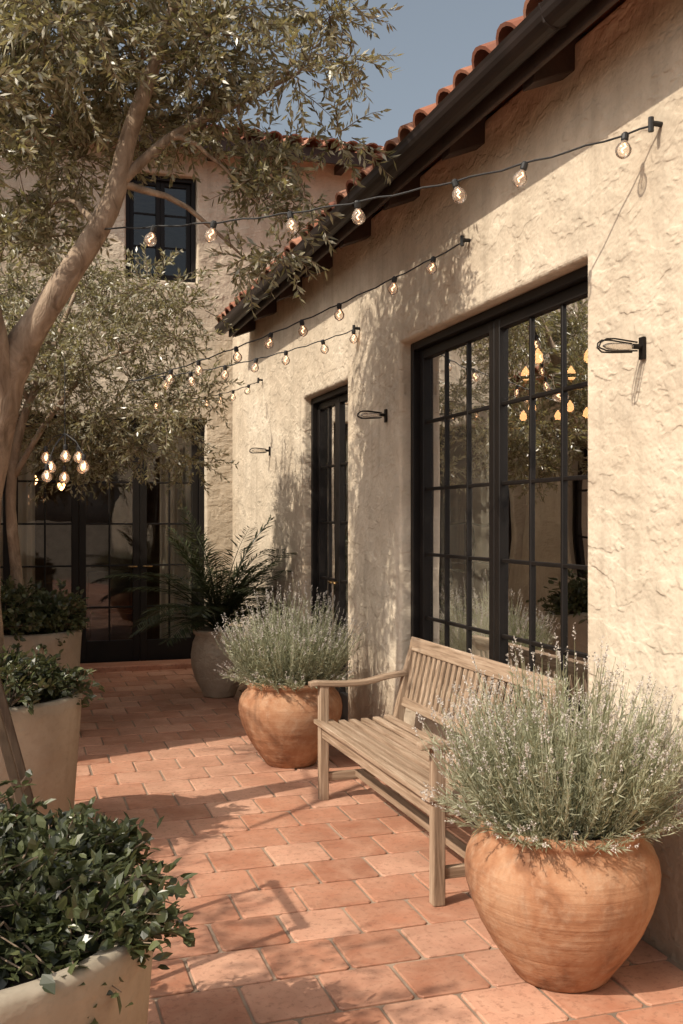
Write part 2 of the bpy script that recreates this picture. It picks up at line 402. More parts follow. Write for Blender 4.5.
boxobj('room_floor',(X0,Y0,-.04),(5.5,Y1,-.001),ROOMF,house)
c=MB(); curtain(c,'x',2.385,4.80,5.46,.61,2.52,.020,.085); curtain(c,'x',2.56,3.05,3.5,.02,2.75,.03,.1); curtain(c,'x',2.50,7.2,7.6,.02,2.75,.02,.1); c.obj('curtains',CURTAIN,house,smooth=True)
ch=MB(); gb=MB()
for cc in (Vector((3.45,6.0,2.42)),Vector((4.5,8.0,2.35))):
    ch.tube([cc+Vector((0,0,.83)),cc],.012,6)
    ring=[cc+Vector((.42*math.cos(a*math.pi/8),.42*math.sin(a*math.pi/8),0)) for a in range(17)]; ch.tube(ring,.012,6)
    for a in range(8):
        p=cc+Vector((.42*math.cos(a*math.pi/4),.42*math.sin(a*math.pi/4),0)); ch.tube([cc+Vector((0,0,.3)),p],.006,5)
        ch.tube([p,p+Vector((0,0,.08))],.014,8); gb.tube([p+Vector((0,0,.08)),p+Vector((0,0,.10)),p+Vector((0,0,.14)),p+Vector((0,0,.18))],[.014,.034,.03,.004],10)
ch.obj('chandelier_frame',BRASS,house,smooth=True); gb.obj('chandelier_bulbs',LAMPGLOW,house,smooth=True)
tb=MB(); tb.box((3.2,4.9,.72),(4.2,7.2,.76))
for a in (3.3,4.1):
    for b in (5.0,7.1): tb.box((a-.04,b-.04,0),(a+.04,b+.04,.72))
for (a,b) in ((2.95,5.4),(2.95,6.1),(2.95,6.8),(4.5,5.5),(4.5,6.5)):
    tb.box((a-.2,b-.2,.43),(a+.2,b+.2,.47)); sx_=-1 if a<3.5 else 1
    tb.box((a+sx_*.2-.015,b-.2,.47),(a+sx_*.2+.015,b+.2,.95))
    for i in (-.17,.17):
        for j in (-.17,.17): tb.box((a+i-.02,b+j-.02,0),(a+i+.02,b+j+.02,.43))
tb.obj('dining_furniture',DARKWOOD,house,bevel=.005)
m=MB(); m.box((5.46,4.2,1.2),(5.49,5.3,2.2)); m.box((5.46,6.4,1.1),(5.49,7.4,2.3)); m.obj('wall_pictures',CURTAIN,house)
# roof
tn=math.tan(math.radians(30)); Zs=lambda x:3.325+(x-1.92)*tn
def slab(m,x0,x1,y0,y1,dz0,dz1):
    m.add([(x0,y0,Zs(x0)+dz0),(x1,y0,Zs(x1)+dz0),(x1,y1,Zs(x1)+dz0),(x0,y1,Zs(x0)+dz0),
           (x0,y0,Zs(x0)+dz1),(x1,y0,Zs(x1)+dz1),(x1,y1,Zs(x1)+dz1),(x0,y1,Zs(x0)+dz1)],
          [(0,3,2,1),(4,5,6,7),(0,1,5,4),(1,2,6,5),(2,3,7,6),(3,0,4,7)])
YE=9.45
m=MB(); slab(m,1.925,5.6,-3.5,YE,0,.05); slab(m,2.11,5.6,YE,10.39,0,.05)
m.obj('roof_deck',SOFFIT,house)
m=MB(); m.box((5.55,-3.5,-.04),(7.5,10.39,5.42)); m.obj('rear_volume',STUCCO,house)
m=MB()
yy=3.60-.82*8
while yy<YE:
    a_,b_=1.945,2.20
    m.add([(a_,yy-.05,Zs(a_)-.10),(b_,yy-.05,Zs(b_)-.145),(b_,yy+.05,Zs(b_)-.145),(a_,yy+.05,Zs(a_)-.10),
           (a_,yy-.05,Zs(a_)-.002),(b_,yy-.05,Zs(b_)-.002),(b_,yy+.05,Zs(b_)-.002),(a_,yy+.05,Zs(a_)-.002)],
          [(0,3,2,1),(4,5,6,7),(0,1,5,4),(1,2,6,5),(2,3,7,6),(3,0,4,7)]); yy+=.82
m.box((1.902,-3.5,3.25),(1.923,YE,3.385))
m.obj('rafter_tails',DARKWOOD,house,bevel=.006)
m=MB(); vs=[];fs=[];K=10; gx,gz,gr=1.838,3.335,.060
for yv in (-3.5,YE+.05):
    for k in range(K+1):
        a=math.pi+math.pi*k/K; vs.append((gx+gr*math.cos(a),yv,gz+gr*math.sin(a)))
    vs.append((gx+gr,yv,gz+.015)); vs.append((gx+gr-.012,yv,gz+.015)); vs.append((gx-gr+.012,yv,gz+.015)); vs.append((gx-gr-.006,yv,gz+.015))
n=K+5
for k in range(n): fs.append((k,(k+1)%n,n+(k+1)%n,n+k))
fs.append(tuple(range(n))); fs.append(tuple(reversed(range(n,2*n)))); m.add(vs,fs)
for yb in (-1.2,1.0,3.2,5.4,7.6):
    m.tube([(gx-gr-.003,yb,gz+.02),(gx-gr*.72,yb,gz-gr*.75),(gx,yb,gz-gr-.004),(gx+gr*.72,yb,gz-gr*.75),(gx+gr,yb,gz+.01)],.006,6)
m.obj('gutter',GUTTERM,house)
m=MB(); sl=Vector((math.cos(math.radians(30)),0,math.sin(math.radians(30))))
tile_roof(m,(1.845,-3.5,Zs(1.845)+.055),(0,1,0),sl,62,11); tile_roof(m,(2.10,9.54,Zs(2.10)+.055),(0,1,0),sl,4,10)
m.obj('roof_tiles',ROOFT,house,smooth=False)
# ------------------------------------------------------------ BACK HOUSE
back=empty('stucco_house')
YB=10.4
UW0,UW1=1.03,1.76
wall('facade_wall','y',YB,.35,-6,7.4,-.04,5.42,[(-.80,1.85,-.04,2.56),(UW0,UW1,3.98,5.08)],STUCCO,back,.022)
fr=MB(); gl=MB()
outer(fr,'y',YB+.1,-.80,1.85,0,2.56,.05,True)
bb=[.60,1.03,1.46,1.89]
for a,b in ((-.748,-.092),(-.088,.568),(.572,1.183),(1.187,1.798)): glazing(fr,gl,'y',YB+.125,a,b,.038,2.508,2,bb,.07,.22)
outer(fr,'y',YB+.1,UW0,UW1,3.98,5.08,.045,True)
um=(UW0+UW1)/2
glazing(fr,gl,'y',YB+.125,UW0+.047,um-.001,4.015,5.033,1,[4.35,4.69],.045,.05); glazing(fr,gl,'y',YB+.125,um+.001,UW1-.047,4.015,5.033,1,[4.35,4.69],.045,.05)
fr.obj('window_frames',BLACK,back,bevel=.003,seg=1); gl.obj('window_glass',GLASS,back)
h=MB()
for xx in (1.15,1.22): h.tube([(xx,YB+.12,1.02),(xx,YB+.07,1.02),(xx+(-.09 if xx<1.18 else .09),YB+.07,1.02)],.009,8)
h.obj('door_handles',BRASS,back,smooth=True)
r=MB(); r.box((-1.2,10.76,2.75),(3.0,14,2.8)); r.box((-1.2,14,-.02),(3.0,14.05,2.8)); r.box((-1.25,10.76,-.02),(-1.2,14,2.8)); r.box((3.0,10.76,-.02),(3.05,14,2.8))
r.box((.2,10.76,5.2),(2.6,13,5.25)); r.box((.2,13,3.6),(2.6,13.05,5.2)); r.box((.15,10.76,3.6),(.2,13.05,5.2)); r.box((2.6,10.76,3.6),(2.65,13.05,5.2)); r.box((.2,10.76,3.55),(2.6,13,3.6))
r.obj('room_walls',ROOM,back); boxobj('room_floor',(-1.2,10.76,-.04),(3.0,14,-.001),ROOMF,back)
c=MB(); curtain(c,'y',10.95,1.45,1.80,.02,2.6); curtain(c,'y',10.95,-.2,.15,.02,2.6); c.obj('curtains',CURTAIN,back,smooth=True)
m=MB(); m.box((.75,11.6,0),(1.25,12.1,.45)); m.box((.75,12.05,.45),(1.25,12.12,.9)); m.box((-.4,12.4,.0),(.5,13.0,.75)); m.obj('interior_furniture',DARKWOOD,back,bevel=.02)
gb=MB()
for p in ((.15,11.8,1.95),(.45,11.9,1.9),(-.1,12.0,2.0)):
    gb.tube([Vector(p)+Vector((0,0,dz)) for dz in (-.06,-.03,0,.03,.06)],[.01,.035,.045,.035,.01],10)
gb.obj('pendant_bulbs',LAMPGLOW,back,smooth=True)
boxobj('door_step',(-.8,YB-.32,-.03),(1.85,YB-.002,.055),TILE,back,.012)
t18=math.tan(math.radians(18)); m=MB()
def slab2(m,y0,y1,x0,x1,z,dz0,dz1):
    zf=lambda y:z+(y-y0)*t18
    m.add([(x0,y0,zf(y0)+dz0),(x1,y0,zf(y0)+dz0),(x1,y1,zf(y1)+dz0),(x0,y1,zf(y1)+dz0),(x0,y0,zf(y0)+dz1),(x1,y0,zf(y0)+dz1),(x1,y1,zf(y1)+dz1),(x0,y1,zf(y1)+dz1)],
      [(0,3,2,1),(4,5,6,7),(0,1,5,4),(1,2,6,5),(2,3,7,6),(3,0,4,7)])
slab2(m,10.12,14.6,-6,7.4,5.34,0,.06); m.obj('roof_deck',SOFFIT,back)
m=MB(); xx=-5.8
while xx<7.3: m.box((xx-.04,10.14,5.26),(xx+.04,10.42,5.345)); xx+=.7
m.box((-6,10.09,5.27),(7.4,10.115,5.41)); m.obj('rafter_tails',DARKWOOD,back)
m=MB(); tile_roof(m,(-6,10.03,5.39),(1,0,0),Vector((0,math.cos(math.radians(18)),math.sin(math.radians(18)))),63,9); m.obj('roof_tiles',ROOFT,back)
LY=5.95  # unseen left wing, added to throw shade over the far paving
wall('shade_wing_wall','x',-.9,-.3,LY,10.396,-.04,2.95,[(8.0,9.2,.9,2.3)],STUCCO,back,.022)
m=MB(); m.box((-6,LY,-.04),(-1.203,LY+.3,2.95)); m.obj('shade_wing_front_wall',STUCCO,back)
fr=MB(); gl=MB(); outer(fr,'x',-1.0,8.0,9.2,.9,2.3,.045,True,-1); glazing(fr,gl,'x',-1.02,8.047,8.599,.935,2.25,2,[1.35,1.8],.05,.05,-1); glazing(fr,gl,'x',-1.02,8.601,9.153,.935,2.25,2,[1.35,1.8],.05,.05,-1)
fr.obj('shade_wing_window_frame',BLACK,back); gl.obj('shade_wing_window_glass',GLASS,back)
m=MB(); a_=LY-.1
m.add([(-.72,a_,2.92),(-.72,10.38,2.92),(-6,10.38,4.2),(-6,a_,4.2),(-.72,a_,2.98),(-.72,10.38,2.98),(-6,10.38,4.26),(-6,a_,4.26)],[(0,1,2,3),(7,6,5,4),(0,4,5,1),(1,5,6,2),(2,6,7,3),(3,7,4,0)])
m.obj('shade_wing_roof_deck',SOFFIT,back)
m=MB(); sl=Vector((-5.28,0,1.28)).normalized(); tile_roof(m,(-.68,a_,2.985),(0,1,0),sl,21,15); m.obj('shade_wing_roof_tiles',ROOFT,back)
# ------------------------------------------------------------ BENCH
bench=empty('garden_bench'); bx,by0,by1=1.525,3.57,5.17
legs=MB()
for yb in (by0+.03,by1-.03):
    legs.box((bx,yb-.026,0),(bx+.05,yb+.026,.615))
    legs.sweep([(bx+.47,yb,0),(bx+.455,yb,.22),(bx+.455,yb,.42),(bx+.50,yb,.62),(bx+.565,yb,.84)],.046,.05,(0,1,0))
ym=(by0+by1)/2
legs.obj('legs',WZ,bench,bevel=.005)
rl=MB()
rl.box((bx+.008,by0+.057,.335),(bx+.040,by1-.057,.405)); rl.box((bx+.44,by0+.055,.335),(bx+.468,by1-.055,.40))
rl.box((bx+.20,by0+.03,.115),(bx+.245,by1-.03,.15))
rl.beam((bx+.548,by0+.005,.815),(bx+.548,by1-.005,.815),.032,.075,(0.25,0,1))
rl.beam((bx+.480,by0+.055,.505),(bx+.480,by1-.055,.505),.028,.05,(0.25,0,1))
rl.obj('rails',WY,bench,bevel=.005)
sc=MB()
for yb in (by0+.03,by1-.03,ym): sc.box((bx+.045,yb-.018,.345),(bx+.45,yb+.018,.402))
for yb in (by0+.03,by1-.03): sc.box((bx+.045,yb-.017,.10),(bx+.455,yb+.017,.145))
sc.obj('cross_rails',WX,bench,bevel=.004)
st=MB()
nS=7
for i in range(nS):
    xa=bx-.022+i*.067; zc=.418-.012*math.sin(math.pi*i/(nS-1)); st.box((xa,by0+.004*(i%2),zc-.011),(xa+.040,by1-.003*(i%3),zc+.011))
st.obj('seat_slats',WY,bench,bevel=.004)
bs=MB(); n=23
for i in range(n):
    yy=by0+.085+(by1-by0-.17)*i/(n-1); w=.034 if i!=11 else .05
    bs.beam((bx+.482,yy,.525),(bx+.540,yy,.785),w,.014,(1,0,0))
bs.obj('backrest_slats',WZ,bench,bevel=.002,seg=1)
ar=MB()
for yb in (by0+.03,by1-.03):
    pts=[];ws=[]
    for i in range(15):
        s_=i/14; x=bx-.055+s_*.56; z=.632-.016*math.sin(math.pi*min(1,s_*1.3))+.03*max(0,s_-.6)*2.2-(.012 if i==0 else 0)
        pts.append((x,yb,z)); ws.append(.045 if i==0 else (.062 if i==1 else .068-.02*s_))
    ar.sweep(pts,ws,.028,(0,1,0))
ar.obj('armrests',WX,bench,bevel=.007,seg=3)
# ------------------------------------------------------------ POTS
prof=[(0,.0),(.142,0),(.156,.012),(.182,.05),(.225,.11),(.266,.18),(.296,.25),(.314,.31),(.318,.355),(.312,.395),(.296,.43),(.275,.455),(.262,.468),(.260,.476),(.268,.486),(.274,.500),(.270,.515),(.258,.521),(.246,.515),(.240,.49),(.238,.46),(0,.465)]
potc=[Vector((1.705,2.93,0)),Vector((1.59,5.97,0))]
for i,c in enumerate(potc):
    e=empty('terracotta_pot'); m=MB(); m.lathe(prof[:-1],c,64,.009); m.obj('pot_body',POT,e,smooth=True)
    m=MB(); m.lathe([(.239,.478),(.15,.492),(0.001,.497)],c,32); m.obj('soil',SOIL,e,smooth=True)
def lavender(name,c,seed,H=.60,nst=850,spread=.83):
    global rng; rng=np.random.default_rng(seed); random.seed(seed)
    e=empty(name)
    L=Leaves(); Fl=Leaves(); stems=MB()
    for i in range(nst):
        fringe=rng.uniform()<.12
        a=rng.uniform(0,2*math.pi); q=math.sqrt(rng.uniform(0,1)); tilt=q*spread+rng.normal(0,.06)
        ln=H*(rng.uniform(.60,1.0) if rng.uniform()<.88 else rng.uniform(1.0,1.08))*(1-.36*q)
        if fringe: q=1.0; tilt=rng.uniform(.95,1.25); ln=H*rng.uniform(.26,.42)
        p=np.array([c.x+.19*q*math.cos(a),c.y+.19*q*math.sin(a),c.z])
        pts=[];n=7; kk=.9 if fringe else .45
        d0=np.array([math.cos(a)*math.sin(tilt*1.2),math.sin(a)*math.sin(tilt*1.2),math.cos(tilt*1.2)])
        d1=np.array([math.cos(a)*math.sin(tilt*kk),math.sin(a)*math.sin(tilt*kk),math.cos(tilt*kk)])+rng.normal(0,.10,3)
        cur=p.copy()
        for k in range(n):
            pts.append(cur.copy()); s=k/(n-1); d=d0*(1-s)+d1*s; d/=np.linalg.norm(d); cur=cur+d*ln/(n-1)
        for q_ in pts: q_[0]=min(q_[0],2.115)
        stems.tube(pts,[.0020,.0018,.0017,.0015,.0013,.0012,.001],3,False)
        pts=np.array(pts)
        nl=30; s=rng.uniform(.06,.88,nl); idx=s*(n-1); i0=np.floor(idx).astype(int); f=(idx-i0)[:,None]
        P=pts[i0]*(1-f)+pts[np.minimum(i0+1,n-1)]*f; D=norm(pts[np.minimum(i0+1,n-1)]-pts[i0])+rng.normal(0,.5,(nl,3))
        L.add(P,D,rng.uniform(.022,.046,nl),rng.uniform(.003,.0055,nl))
        if rng.uniform()<.75:
            top=pts[-1]; dt=norm((pts[-1]-pts[-2])[None])[0]; sp=rng.uniform(.03,.06); nf=20
            t_=rng.uniform(0,1,nf); P=top+dt*(t_*sp)[:,None]+rng.normal(0,.002,(nf,3)); D=dt*.9+rng.normal(0,.6,(nf,3))
            Fl.add(P,D,rng.uniform(.005,.010,nf),rng.uniform(.003,.006,nf))
    L.obj('lavender_leaves',LAV,e); Fl.obj('lavender_flowers',LAVF,e); stems.obj('lavender_stems',LAV,e)
lavender('lavender_plant',potc[0]+Vector((0,0,.49)),11,H=.62)
lavender('lavender_plant',potc[1]+Vector((0,0,.49)),12,H=.62)
rng=np.random.default_rng(3); random.seed(3)
# ------------------------------------------------------------ PLANTERS with shrubs
def planter(c,r,hh):
    e=empty('concrete_planter'); m=MB()
    m.lathe([(0,0),(r*.86,0),(r*.885,.02),(r*.93,hh*.4),(r*.985,hh*.9),(r,hh-.015),(r-.012,hh),(r-.045,hh),(r-.055,hh-.012),(r-.06,hh-.10)],c,72,.004); m.obj('planter_body',CONCRETE,e,smooth=True)
    m=MB(); m.lathe([(r-.058,hh-.07),(r*.5,hh-.05),(.001,hh-.045)],c,32); m.obj('soil',SOIL,e,smooth=True)
def shrub(name,blobs,n,lsz,wsz,mat=SHRUB,hang=0):
    e=empty(name); L=Leaves(); st=MB()
    for (c,rx,rz) in blobs:
        c=np.array(c); nb=max(10,n//18)
        for k in range(nb):
            d=rng.normal(size=3); d[2]=abs(d[2])*1.0-.25; d/=np.linalg.norm(d); q=rng.uniform(.5,1.15)
            tip=c+d*np.array([rx,rx,rz])*q
            if hang and rng.uniform()<.35: tip[2]-=rng.uniform(0,hang)
            root=c+np.array([d[0]*rx*.35,d[1]*rx*.35,-rz*.25])
            mid=(tip+root)/2+rng.normal(0,.02,3)+np.array([0,0,.04])
            st.tube([root,mid,tip],[.004,.003,.0015],4,False)
            m_=20; s=rng.uniform(.35,1.02,m_)[:,None]
            P=np.where(s<.5,root+(mid-root)*s*2,mid+(tip-mid)*(s-.5)*2)+rng.normal(0,.012,(m_,3))
            D=rng.normal(0,.8,(m_,3))+d+np.array([0,0,.15])
            L.add(P,D,rng.uniform(*lsz,m_),rng.uniform(*wsz,m_),wide=True,up=(0,0,1.0))
    L.obj('leaves',mat,e); st.obj('stems',TWIG,e)
planter(Vector((-.15,2.42,0)),.46,.60); planter(Vector((-.15,4.87,0)),.43,.70); planter(Vector((.02,7.3,0)),.40,.74)
shrub('leafy_shrub',[((-.15,2.45,.60),.44,.17),((.05,2.55,.58),.32,.15),((-.35,2.3,.62),.36,.22),((.12,2.75,.57),.20,.13),((-.2,2.75,.62),.3,.2),((.10,2.30,.57),.25,.12)],1900,(.020,.050),(.012,.030),hang=.1)
shrub('leafy_shrub',[((-.15,4.87,.70),.40,.20),((.05,4.85,.72),.28,.16),((-.1,4.6,.75),.28,.2)],1500,(.025,.05),(.014,.028),hang=.06)
shrub('leafy_shrub',[((.02,7.3,.78),.42,.28),((.2,7.2,.8),.26,.24),((-.15,7.1,.85),.35,.25)],1500,(.035,.06),(.02,.034),hang=.06)
# ------------------------------------------------------------ OLIVE TREES
def leaf_clump(L,br,c,r,ntw,ls,up=.1,droop=.35):
    c=np.array(c)
    for k in range(ntw):
        d=rng.normal(size=3); d/=np.linalg.norm(d); d[2]=d[2]*.8+up
        p0=c+d*r*rng.uniform(.0,.75); ln=rng.uniform(.18,.38)*min(1.2,max(.7,r/.3))
        d1=d+rng.normal(0,.5,3); d1/=np.linalg.norm(d1)
        n=5; pts=[p0]; cur=p0; dd=d1.copy()
        for j in range(n-1):
            dd=dd+np.array([0,0,-droop*.3])+rng.normal(0,.06,3); dd/=np.linalg.norm(dd); cur=cur+dd*ln/(n-1); pts.append(cur)
        br.tube(pts,[.0032,.0027,.002,.0015,.001],3,False)
        pts=np.array(pts); m_=int(ln/.0105); s=np.linspace(.03,1,m_)*(n-1); i0=np.minimum(s.astype(int),n-2); f=(s-i0)[:,None]
        P=pts[i0]*(1-f)+pts[i0+1]*f; T=norm(pts[i0+1]-pts[i0]); sd=norm(np.cross(T,rng.normal(size=(m_,3))))
        L.add(P,T*.75+sd*.75+rng.normal(0,.2,(m_,3)),rng.uniform(ls*.7,ls*1.15,m_),rng.uniform(ls*.22,ls*.32,m_))
def connect(br,nodes,c,r0=.02):
    best=min(nodes,key=lambda q:(q[0]-c).length+ (0.4 if q[0].z>c.z+.3 else 0)); p=best[0]
    mid=(p+c)/2+Vector((random.uniform(-.08,.08),random.uniform(-.08,.08),.10+.12*(c-p).length*.5))
    pts=[]
    for i in range(7):
        t_=i/6; pts.append(p*(1-t_)**2+mid*2*t_*(1-t_)+c*t_*t_+Vector((random.uniform(-.012,.012),random.uniform(-.012,.012),random.uniform(-.012,.012)))*(1 if 0<i<6 else 0))
    ra=min(best[1]*.7,r0); br.tube(pts,[ra*(1-.75*i/6) for i in range(7)],6,False)
    for i in (3,4,5): nodes.append((pts[i],ra*(1-.7*i/6)))
def tree(name,limbs,clumps,ls,ntw):
    e=empty(name); br=MB(); L=Leaves(); tw=MB(); nodes=[]
    for pts,rad in limbs:
        P=[Vector(p) for p in pts]; out=[];ro=[]
        for i in range(len(P)-1):
            a=P[max(i-1,0)];b=P[i];c=P[i+1];d=P[min(i+2,len(P)-1)]
            for k in range(4):
                u=k/4; q=.5*((2*b)+(c-a)*u+(2*a-5*b+4*c-d)*u*u+(3*b-a-3*c+d)*u**3); out.append(q); ro.append((rad[i]*(1-u)+rad[i+1]*u)*random.uniform(.95,1.06))
        out.append(P[-1]); ro.append(rad[-1]); br.tube(out,ro,14)
        for q,r_ in zip(out,ro): nodes.append((q,r_))
    nodes=[n_ for n_ in nodes if n_[0].z>1.9]
    for (c,r) in sorted(clumps,key=lambda k:min((n_[0]-k[0]).length for n_ in nodes)):
        connect(br,nodes,c); leaf_clump(L,tw,c,r,int(ntw*(r/.3)**2),ls)
    br.obj('trunk_and_limbs',BARK,e,smooth=True); tw.obj('twigs',TWIG,e); L.obj('foliage',OLIVE,e); print(name,L.n//4)
cl=[(-1.5,4.6,3.7,.38),(-1.2,4.3,3.65,.36),(-.98,4.9,3.75,.36),(-1.6,4.2,3.25,.28),(-1.35,5.1,3.35,.32),(-.62,4.6,3.72,.32),(-.42,4.7,3.90,.28),(-.06,4.8,3.93,.23),
    (.04,4.7,3.68,.16),(-.20,4.6,3.55,.22),(-.7,4.8,3.42,.25),(-.42,4.9,3.25,.22),(-.40,4.8,3.02,.20),(-.28,4.8,2.80,.16),(-.46,4.85,2.76,.15),(-1.62,4.9,2.85,.24),
    (-1.42,4.9,3.05,.20),(-.28,4.9,3.3,.18),(-1.0,5.0,3.52,.22),(-1.75,4.9,3.4,.32),(-1.6,5.3,3.0,.24),(-.6,5.0,3.55,.24),(-.14,4.8,3.02,.14),(-.02,4.8,3.35,.14),
    (-1.3,4.7,4.2,.42),(-.8,4.7,4.25,.36),(-.35,4.8,4.3,.26),(-1.8,4.4,4.2,.36),(-1.1,5.2,4.3,.33),(-1.9,4.9,3.8,.33),(-1.65,5.2,3.8,.33),(-1.25,5.3,3.75,.33)]
clumps1=[(S(a,b,c),r) for a,b,c,r in cl]
for x,y_,z,r in ((-3.0,2.2,2.8,.20),(-2.75,2.9,2.95,.20),(-2.3,3.25,2.85,.17),(-2.2,3.9,2.8,.17),(-1.95,2.3,2.8,.16),(-2.1,2.7,2.75,.15),(-2.5,2.4,2.8,.18),(-2.0,1.7,2.6,.16),(-1.7,1.95,2.7,.14),(-2.45,3.6,2.9,.18),(-2.2,4.9,3.8,.26)):  # out-of-view clumps placed to drop leaf shadows on the paving
    clumps1.append((Vector((x,y_,z)),r))
limb1=([S(-1.62,4.62,.62),S(-1.66,4.6,1.0),S(-1.66,4.6,1.5),S(-1.60,4.6,1.87),S(-1.50,4.6,2.24),S(-1.30,4.6,2.56),S(-1.07,4.6,2.93),S(-.98,4.62,3.28),S(-.84,4.65,3.70),S(-.72,4.7,4.15)],[.11,.095,.088,.084,.080,.058,.048,.040,.030,.015])
limb2=([S(-1.56,4.6,2.0),S(-1.57,4.5,2.35),S(-1.66,4.4,2.75),S(-1.75,4.3,3.2),S(-1.8,4.3,3.9)],[.07,.062,.05,.04,.018])
limb3=([S(-1.60,4.55,2.3),S(-2.0,4.2,2.8),S(-2.6,3.5,3.05),S(-3.0,2.9,3.0)],[.06,.042,.026,.012])
limb4=([S(-1.02,4.6,3.05),S(-.8,4.7,3.3),S(-.5,4.8,3.5),S(-.2,4.8,3.65)],[.028,.022,.016,.008])
tree('olive_tree',[limb1,limb2,limb3,limb4],clumps1,.056,58)
cl2=[]
for l in (-2.35,-2.1,-1.85,-1.6,-1.35,-1.12):
    for z in (1.95,2.22,2.5,2.78,3.05):
        e_=((l+1.7)/.78)**2+((z-2.5)/.72)**2
        if e_<1.15: cl2.append((S(l+random.uniform(-.08,.08),7.1+random.uniform(-.4,.5),z+random.uniform(-.08,.08)),random.uniform(.20,.28)))
cl2+= [(S(-2.3,7.2,3.1),.28),(S(-2.5,7.0,2.7),.3),(S(-2.6,7.3,3.2),.3),(S(-2.0,7.4,3.35),.28),(S(-1.8,7.3,3.15),.25)]
tb_=Vector((.02,7.3,.7))
l1=([tb_,tb_+Vector((-.05,0,.5)),tb_+Vector((-.08,-.02,1.0)),tb_+Vector((.0,0,1.5)),tb_+Vector((.2,.0,2.0)),tb_+Vector((.35,0,2.4))],[.045,.04,.035,.030,.024,.012])
l2=([tb_+Vector((-.06,-.02,1.1)),tb_+Vector((.2,-.1,1.55)),tb_+Vector((.5,-.1,1.9)),tb_+Vector((.75,-.1,2.0))],[.022,.018,.012,.008])
tree('olive_tree',[l1,l2],cl2,.046,66)
# ------------------------------------------------------------ PALM in pale pot
e=empty('stone_pot'); pc=Vector((1.62,8.45,0)); m=MB()
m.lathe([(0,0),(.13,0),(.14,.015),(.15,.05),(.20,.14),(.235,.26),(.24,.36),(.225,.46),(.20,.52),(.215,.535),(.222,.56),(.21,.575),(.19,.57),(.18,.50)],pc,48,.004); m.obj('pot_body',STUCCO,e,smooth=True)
m=MB(); m.lathe([(.182,.52),(.001,.54)],pc,24); m.obj('soil',SOIL,e)
e=empty('palm_plant'); L=Leaves(); br=MB()
for k in range(46):
    a=k*2.4+rng.uniform(-.2,.2); ln=rng.uniform(.7,1.15); el=rng.uniform(.6,1.45)
    p=np.array([pc.x,pc.y,.54]); d=np.array([math.cos(a)*math.cos(el),math.sin(a)*math.cos(el),math.sin(el)]); pts=[p]
    for j in range(14):
        d=d+np.array([0,0,-.085-.03*rng.uniform()]); d/=np.linalg.norm(d); nx=pts[-1]+d*ln/14
        if nx[0]>2.08: nx[0]=2.08
        pts.append(nx)
    br.tube(pts,[.007*(1-.8*i/14) for i in range(15)],4,False)
    pts=np.array(pts); nl=90; s=np.linspace(.15,1,nl)*13.9; i0=s.astype(int); f=(s-i0)[:,None]; P=pts[i0]*(1-f)+pts[i0+1]*f; T=norm(pts[i0+1]-pts[i0])
    sd=norm(np.cross(T,np.array([[0,0,1.]]))); sg=np.where(np.arange(nl)%2==0,1,-1)[:,None]
    L.add(P,T*.8+sd*sg+np.array([0,0,-.25])+rng.normal(0,.10,(nl,3)),.20*np.sin(np.linspace(.5,2.9,nl))+.03,.014,up=(0,0,2))
L.obj('fronds',PALM,e); br.obj('frond_stems',PALM,e)
# ------------------------------------------------------------ WALL LAMPS
for (yy,zz) in ((3.08,2.12),(5.72,2.14),(8.70,2.12)):
    e=empty('wall_lamp'); m=MB()
    m.box((2.116,yy-.014,zz-.045),(2.127,yy+.014,zz+.035)); m.tube([(2.12,yy,zz),(2.085,yy,zz)],.010,12)
    for s_ in (-.016,.016):
        m.tube([(2.09,yy+s_,zz+.012),(2.0,yy+s_,zz+.020),(1.965,yy+s_,zz+.018),(1.945,yy+s_*.6,zz+.005),(1.94,yy+s_*.3,zz-.012)],.003,8)
        m.tube([(2.09,yy+s_,zz-.018),(2.0,yy+s_,zz-.024),(1.965,yy+s_,zz-.024),(1.94,yy+s_*.3,zz-.012)],.003,8)
    m.obj('bracket',BLACK,e,smooth=False)
    m=MB(); m.tube([(2.08,yy,zz-.003),(2.06,yy,zz-.003),(2.02,yy,zz-.004),(1.98,yy,zz-.005),(1.96,yy,zz-.005)],[.008,.012,.014,.012,.003],12); m.obj('lamp_tube',BULB,e,smooth=True)
